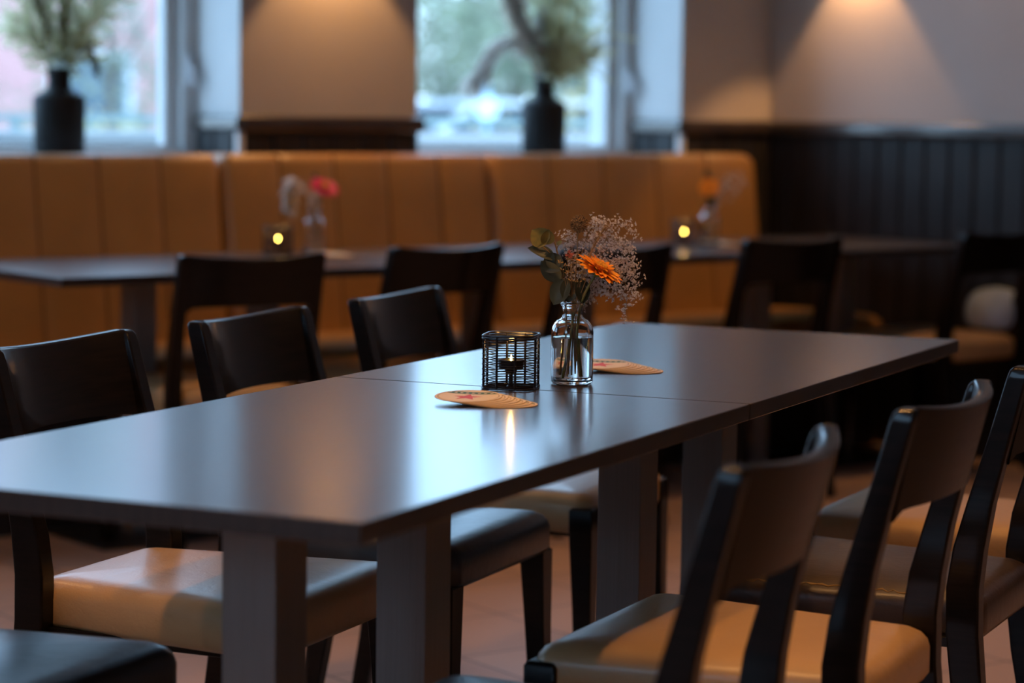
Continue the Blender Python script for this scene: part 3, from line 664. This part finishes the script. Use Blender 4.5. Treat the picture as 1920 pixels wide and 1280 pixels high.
# banquette table bouquets
(l1x, l1y), _ = bg_b[0]; lo1 = (l1x, l1y, .75)
gerbera('magenta gerbera in the bottle on the leftmost banquette table', lo1, VIEW, [(.01, 0, .012), (0, 0, .11), (.01, -.004, .15), (.030, -.01, .195)], (.35, -.45, .82), .047, pink_m)
t = thing('pampas_sprig', 'pale drooping grass plume left of the magenta gerbera', 'foliage', lo1, VIEW)
m = MB(); ax = bez([(-.01, 0, .012), (0, 0, .12), (-.03, 0, .19), (-.06, 0, .27), (-.085, 0, .20), (-.070, 0, .14)], 20); m.tube(ax, .001, 5); m.build('stem', dry_stem, t)
m = MB(); plume(m, ax, 700, .03, .010, .0008, .3, random.Random(4), .4); m.build('plume', plume_w, t)
t = thing('dried_floret_spray', 'small pale floret spray with one dark bud beside the magenta gerbera', 'flower', lo1, VIEW)
spray(t, [[(.0, .0, .012), (0, 0, .12), (.0, .01, .16), (-.03, .01, .19)], [(.0, .0, .012), (0, 0, .12), (.01, .01, .15), (.004, .01, .18)]], .018, 4, random.Random(9), dry_stem, plume_w, .004)
m = MB(); m.lathe([(0, -.008), (.006, -.004), (.007, .002), (.004, .007), (0, .008)], 10, (.002, .006, .232)); m.build('dark_bud', leaf_m, t)
(l2x, l2y), _ = bg_b[1]; lo2 = (l2x, l2y, .75)
gerbera('soft orange gerbera in the bottle on the middle banquette table', lo2, VIEW, [(.01, 0, .012), (0, 0, .11), (.0, -.004, .15), (-.003, -.01, .19)], (-.05, -.8, .45), .036, orange_m)
t = thing('dried_floret_spray', 'faint pale floret spray right of the rear orange gerbera', 'flower', lo2, VIEW)
spray(t, [[(.0, .0, .012), (0, 0, .12), (.04, .01, .24), (.09, .01, .25), (.11, .01, .20)], [(.0, .0, .012), (0, 0, .12), (.04, .01, .22), (.07, .01, .22), (.08, .01, .17)]], .022, 4, random.Random(19), dry_stem, plume_w, .0035)
t = thing('eucalyptus_sprig', 'small grey-green sprig above and below the rear orange gerbera', 'foliage', lo2, VIEW)
m = MB(); m.tube(bez([(-.01, 0, .012), (0, 0, .12), (-.01, .01, .23)], 8), .001, 5); m.build('stem', stem_m, t)
m = MB()
for p, d, ln_ in (((.004, 0, .125), (.3, 0, 1), .04), ((.002, 0, .13), (-.3, 0, 1), .035), ((-.008, .01, .22), (-.2, 0, 1), .03), ((-.008, .01, .215), (.5, 0, 1), .022)): leaf_mesh(m, p, d, (0, -1, .1), ln_, .018)
m.build('leaves', leaf_m, t)

# ------------------------------------------------------------------ black vases on the window sills
def make_vase(label):
    t = thing('black_vase', label, 'vase', group='matte black vases on the window sills')
    m = MB(); m.lathe([(0, 0), (.074, 0), (.078, .004), (.082, .172), (.078, .180), (.046, .198), (.039, .204), (.0355, .214), (.0355, .255), (.038, .262), (.038, .268), (.033, .268), (.0315, .255), (.0315, .21), (.04, .195), (.06, .18), (.07, .16), (.068, .01), (0, .008)], 48)
    m.build('vase_body', matte_black, t, auto=50); return t
v1 = make_vase('large matte black vase on the left window sill'); v1.location = (.70, 1.36, 1.03)
v2 = dup(v1, 'matte black vase on the right window sill in front of pampas grass', (2.63, 1.36, 1.03), 0)
V1 = (.70, 1.36, 1.03); V2 = (2.63, 1.36, 1.03)
def dried(name, label, loc, axes, n, ln_, sp, mt, smt, w=.0012, droop=.2, seed=1, start=.35, sr=.0018, cat='dried plant'):
    t = thing(name, label, cat, loc, VIEW); m = MB(); p = MB()
    for a in axes:
        ax = bez(a, 16); m.tube(ax, sr, 5); plume(p, ax, n, ln_, sp, w, droop, random.Random(seed), start); seed += 1
    m.build('stem', smt, t); p.build('plume', mt, t); return t
def Q(x, z, d=0): return (x, d, z)
# left vase
dried('brown_reed', 'two rust-brown cattail reeds rising from the left sill vase', V1, [[Q(0, .05), Q(0, .25), Q(-.04, .40), Q(-.11, .62)], [Q(0, .05), Q(.0, .25), Q(.01, .4), Q(.03, .65, .02)]], 1500, .05, .008, rust_m, rust_m, .0016, 0, 21, .55)
dried('olive_foliage', 'bushy olive-green dried foliage filling the left sill vase', V1, [[Q(0, .05), Q(.0, .27), Q(.06, .36), Q(.15, .50)], [Q(0, .05), Q(.0, .27), Q(-.05, .35), Q(-.16, .40)], [Q(0, .05), Q(0, .27), Q(.02, .35), Q(.08, .62)], [Q(0, .05), Q(0, .27), Q(-.02, .35), Q(-.05, .60)], [Q(0, .05), Q(0, .27), Q(.06, .32), Q(.20, .60)], [Q(0, .05), Q(0, .27), Q(-.08, .40), Q(-.20, .62)]], 230, .08, .036, olive_m, olive_m, .0016, .1, 31, .42)
dried('drooping_seed_stem', 'brown drooping seed stem on the right of the left sill vase', V1, [[Q(0, .05), Q(.01, .27), Q(.05, .37), Q(.10, .36), Q(.115, .26)]], 260, .03, .006, dry_brown, dry_stem, .0018, .2, 41, .5)
# right vase
dried('pampas_grass', 'large beige pampas plume on a rust stem arching left from the right sill vase', V2, [[Q(0, .05), Q(-.005, .26), Q(-.06, .40), Q(-.16, .62)]], 1300, .13, .034, plume_m, rust_m, .0014, .45, 51, .50, .007)
dried('drooping_pampas_grass', 'pale pampas plume hanging down left of the right sill vase', V2, [[Q(0, .05), Q(0, .27), Q(-.05, .42), Q(-.13, .47), Q(-.20, .36), Q(-.235, .26)]], 800, .08, .020, plume_w, rust_m, .0014, .35, 61, .45, .002)
dried('olive_foliage', 'feathery olive-green dried grass spreading right from the right sill vase', V2, [[Q(0, .05), Q(.0, .27), Q(.06, .34), Q(.20, .44)], [Q(0, .05), Q(0, .27), Q(.04, .36), Q(.16, .54)], [Q(0, .05), Q(0, .27), Q(.02, .36), Q(.09, .62)], [Q(0, .05), Q(0, .27), Q(.01, .38), Q(.02, .62)], [Q(0, .05), Q(0, .27), Q(.06, .31), Q(.16, .34)]], 230, .10, .038, olive_m, olive_m, .0014, .1, 71, .40)
dried('white_statice', 'small white dried blooms just above the neck of the right sill vase', V2, [[Q(0, .05), Q(0, .27), Q(-.02, .34), Q(-.015, .50)]], 500, .02, .016, mat('white dried bloom', (.8, .82, .85), .8), stem_m, .003, 0, 81, .45)

# ------------------------------------------------------------------ outdoors
gm = noisy(mat('pale paving', (.45, .45, .44), .9), (.24, .25, .25), (.32, .32, .31), .6)
m = MB(); m.box(-60, 120, YO + .01, 160, -.25, -.12); struct(m, 'ground', gm, smooth=False)
m = MB(); m.box(-6, 14, 4.2, 4.45, -.12, 1.045); m.box(-6, 14, 4.15, 4.5, 1.045, 1.075)
tag(m.build('terrace_wall', noisy(mat('white render', (.78, .78, .76), .9), (.36, .37, .38), (.42, .43, .43), 2), smooth=False), 'low white terrace wall outside the windows', 'wall')
t = thing('terrace_railing', 'thin grey-green metal railing on the low terrace wall outside', 'railing'); m = MB(); m.box(-6, 14, 4.30, 4.34, 1.115, 1.145); m.build('handrail', mat('grey green metal', (.22, .30, .30), .5), t)
for x in range(-6, 15, 2):
    m = MB(); m.box(x, x + .03, 4.305, 4.335, 1.075, 1.115); m.build('post', mat('grey green metal', (.22, .30, .30), .5) if x == -6 else bpy.data.materials['grey green metal'], t)
def wpos(px, dist):                                  # ground point that lies in the direction of a window's view, dist metres out
    a = (px - 960) / 4533; return (CAM.x + dist * (FWD.x + a * RGT.x), CAM.y + dist * (FWD.y + a * RGT.y))
def building(px, dist, w, h, wallm, roofm, label, cols, rows):
    x, y = wpos(px, dist); t = thing('house', label, 'building', (x, y, -.12), VIEW + R(8))
    m = MB(); m.box(-w / 2, w / 2, 0, 7, 0, h); m.build('wall', wallm, t, smooth=False)
    m = MB(); m.add([(-w / 2 - .3, -.3, h), (w / 2 + .3, -.3, h), (w / 2 + .3, 7.3, h), (-w / 2 - .3, 7.3, h), (-w / 2 - .3, 3.5, h + 2.2), (w / 2 + .3, 3.5, h + 2.2)], [(0, 1, 5, 4), (2, 3, 4, 5), (0, 4, 3), (1, 2, 5), (0, 3, 2, 1)]); m.build('roof', roofm, t, smooth=False)
    for i in range(cols):
        for j in range(rows):
            cx = -w / 2 + w * (i + .5) / cols; cz = 1.4 + j * 2.8
            f = MB(); 
            for q in ((cx - .6, cx - .5, cz - .6, cz + .7), (cx + .5, cx + .6, cz - .6, cz + .7), (cx - .5, cx + .5, cz - .6, cz - .5), (cx - .5, cx + .5, cz + .6, cz + .7)): f.box(q[0], q[1], -.05, .02, q[2], q[3])
            fo = f.build('window', white_paint, t, smooth=False); g = MB(); g.box(cx - .5, cx + .5, -.02, .0, cz - .5, cz + .6); g.build('pane', mat('dark glass', (.1, .13, .16), .1) if 'dark glass' not in bpy.data.materials else bpy.data.materials['dark glass'], fo, smooth=False)
building(-110, 34, 6.2, 6.0, noisy(mat('pink brick', (.55, .27, .25), .9), (.50, .24, .22), (.6, .31, .29), 6), mat('slate', (.12, .13, .15), .7), 'pink rendered house seen through the left window', 3, 2)
building(330, 60, 9, 5.5, mat('blue grey render', (.42, .47, .55), .9), mat('grey roof', (.2, .22, .26), .7), 'blue-grey house far off through the left window', 4, 2)
leafmats = [noisy(mat('tree leaf green', (.10, .18, .07), .8), (.15, .19, .12), (.32, .34, .22), .8), noisy(mat('tree leaf teal', (.12, .22, .17), .8), (.20, .22, .17), (.42, .42, .33), .8), noisy(mat('tree leaf ochre', (.42, .30, .08), .8), (.42, .33, .16), (.68, .52, .22), .8)]
bark = mat('bark', (.10, .07, .05), .9)
def tree(px, dist, h, r, k, label, n=1500, name='tree', cat='tree', low=.3):
    x, y = wpos(px, dist); rnd = random.Random(int(px * 7 + dist)); t = thing(name, label, cat, (x, y, -.12), 0)
    tr_ = MB()
    if low > .15:
        tr_.tube(bez([(0, 0, 0), (.05, 0, h * .3), (-.05, .05, h * .7)], 6), [r * .06 * (1 - .1 * i) for i in range(7)], 8)
        for q in range(5): a = q * 1.3; tr_.tube([(0, 0, h * (.35 + .08 * q)), (math.cos(a) * r * .6, math.sin(a) * r * .6, h * (.55 + .08 * q))], [r * .025, r * .01], 5)
    else: 
        for q in range(5): a = q * 1.3; tr_.tube([(0, 0, 0), (math.cos(a) * r * .6, math.sin(a) * r * .6, h * .7)], [.02, .01], 5)
    tr_.build('trunk' if low > .15 else 'stems', bark, t)
    f = MB(); lobes = [(rnd.uniform(-.5, .5) * r, rnd.uniform(-.5, .5) * r, h * (low + .1 + rnd.random() * (.8 - low)), r * rnd.uniform(.4, .62)) for _ in range(9)]
    for i in range(n * 2):
        lx, ly, lz, lr = lobes[i % 9]; d = Vector((rnd.gauss(0, 1), rnd.gauss(0, 1), rnd.gauss(0, .9))).normalized(); p = Vector((lx, ly, lz)) + d * lr * rnd.uniform(.7, 1.05)
        if p.z < .02: p.z = .02 + rnd.random() * .2
        X, Y, Nn = frame_of(Vector((rnd.gauss(0, 1), rnd.gauss(0, 1), rnd.gauss(0, 1)))); s = r * .032 * rnd.uniform(.7, 1.4)
        f.add([p - X * s, p - Y * s * .6, p + X * s, p + Y * s * .6], [(0, 1, 2, 3)])
    f.build('foliage', leafmats[k], t, smooth=False)
tree(205, 24, 4.4, 1.0, 1, 'slim pale green tree right of the pink house')
tree(70, 20, 1.5, .7, 0, 'low green shrub below the pink house', 900, 'shrub', 'shrub', .05)
tree(285, 26, 1.9, .8, 0, 'dark green shrub right of the slim tree in the left window', 900, 'shrub', 'shrub', .05)
tree(272, 19, 1.15, .7, 2, 'low ochre shrub in front of the dark green shrub', 900, 'shrub', 'shrub', .05)
tree(838, 42, 3.3, 2.0, 1, 'round teal-green tree at the left of the right window', 2200)
tree(965, 33, 4.6, 1.8, 0, 'tall green tree in the middle of the right window', 2200)
tree(1085, 44, 4.4, 3.0, 1, 'broad teal-green tree at the right of the right window', 2200)
tree(1000, 95, 8.5, 4.6, 1, 'hazy tree rising far behind the others', 2000)
tree(1110, 24, 1.5, .8, 2, 'ochre shrub at the right of the right window', 900, 'shrub', 'shrub', .05)
tree(935, 22, 1.25, .7, 2, 'ochre shrub behind the round sign', 900, 'shrub', 'shrub', .05)
def car(px, dist, label, colr, rz):
    x, y = wpos(px, dist); t = thing('parked_car', label, 'car', (x, y, -.12), rz); body = mat('car paint', colr, .3, coat=.5)
    pts = [(-2.1, .35), (-2.1, .8), (-1.9, .92), (-1.3, .98), (-.75, 1.42), (.75, 1.46), (1.45, .98), (2.05, .85), (2.12, .5), (2.05, .3)]
    m = MB(); m.loft([[(x_, y_, z_) for x_, z_ in pts] for y_ in (-.85, .85)]); m.build('body', body, t, bevel=.05, smooth=False)
    g = MB(); pg = [(-1.1, 1.0), (-.72, 1.35), (.70, 1.39), (1.22, 1.0)]; g.loft([[(x_, y_, z_) for x_, z_ in pg] for y_ in (-.862, .862)]); g.build('side_windows', mat('car glass', (.03, .04, .05), .1), t, smooth=False)
    for wx in (-1.35, 1.35):
        for wy in (-.8, .8):
            w = MB(); w.tube([(wx, wy - .09, .32), (wx, wy + .09, .32)], .32, 20); w.build('wheel', mat('tyre', (.02, .02, .02), .8) if 'tyre' not in bpy.data.materials else bpy.data.materials['tyre'], t)
car(1000, 29, 'white parked car behind the black vase in the right window', (.5, .5, .48), VIEW)
car(835, 31, 'silver parked car left in the right window', (.42, .44, .48), VIEW + R(6))
x, y = wpos(907, 17); t = thing('round_sign', 'round pale blue street sign on a pole in the right window', 'sign', (x, y, -.12), VIEW)
m = MB(); m.tube([(0, 0, 0), (0, 0, 1.5)], .02, 8); m.build('pole', mat('sign pole', (.25, .4, .5), .5), t)
m = MB(); m.tube([(0, -.03, 1.33), (0, -.02, 1.33)], .075, 32); m.tube([(0, -.018, 1.33), (0, -.01, 1.33)], .085, 32); m.build('disc', mat('sign face', (.72, .85, 1.0), .5), t)
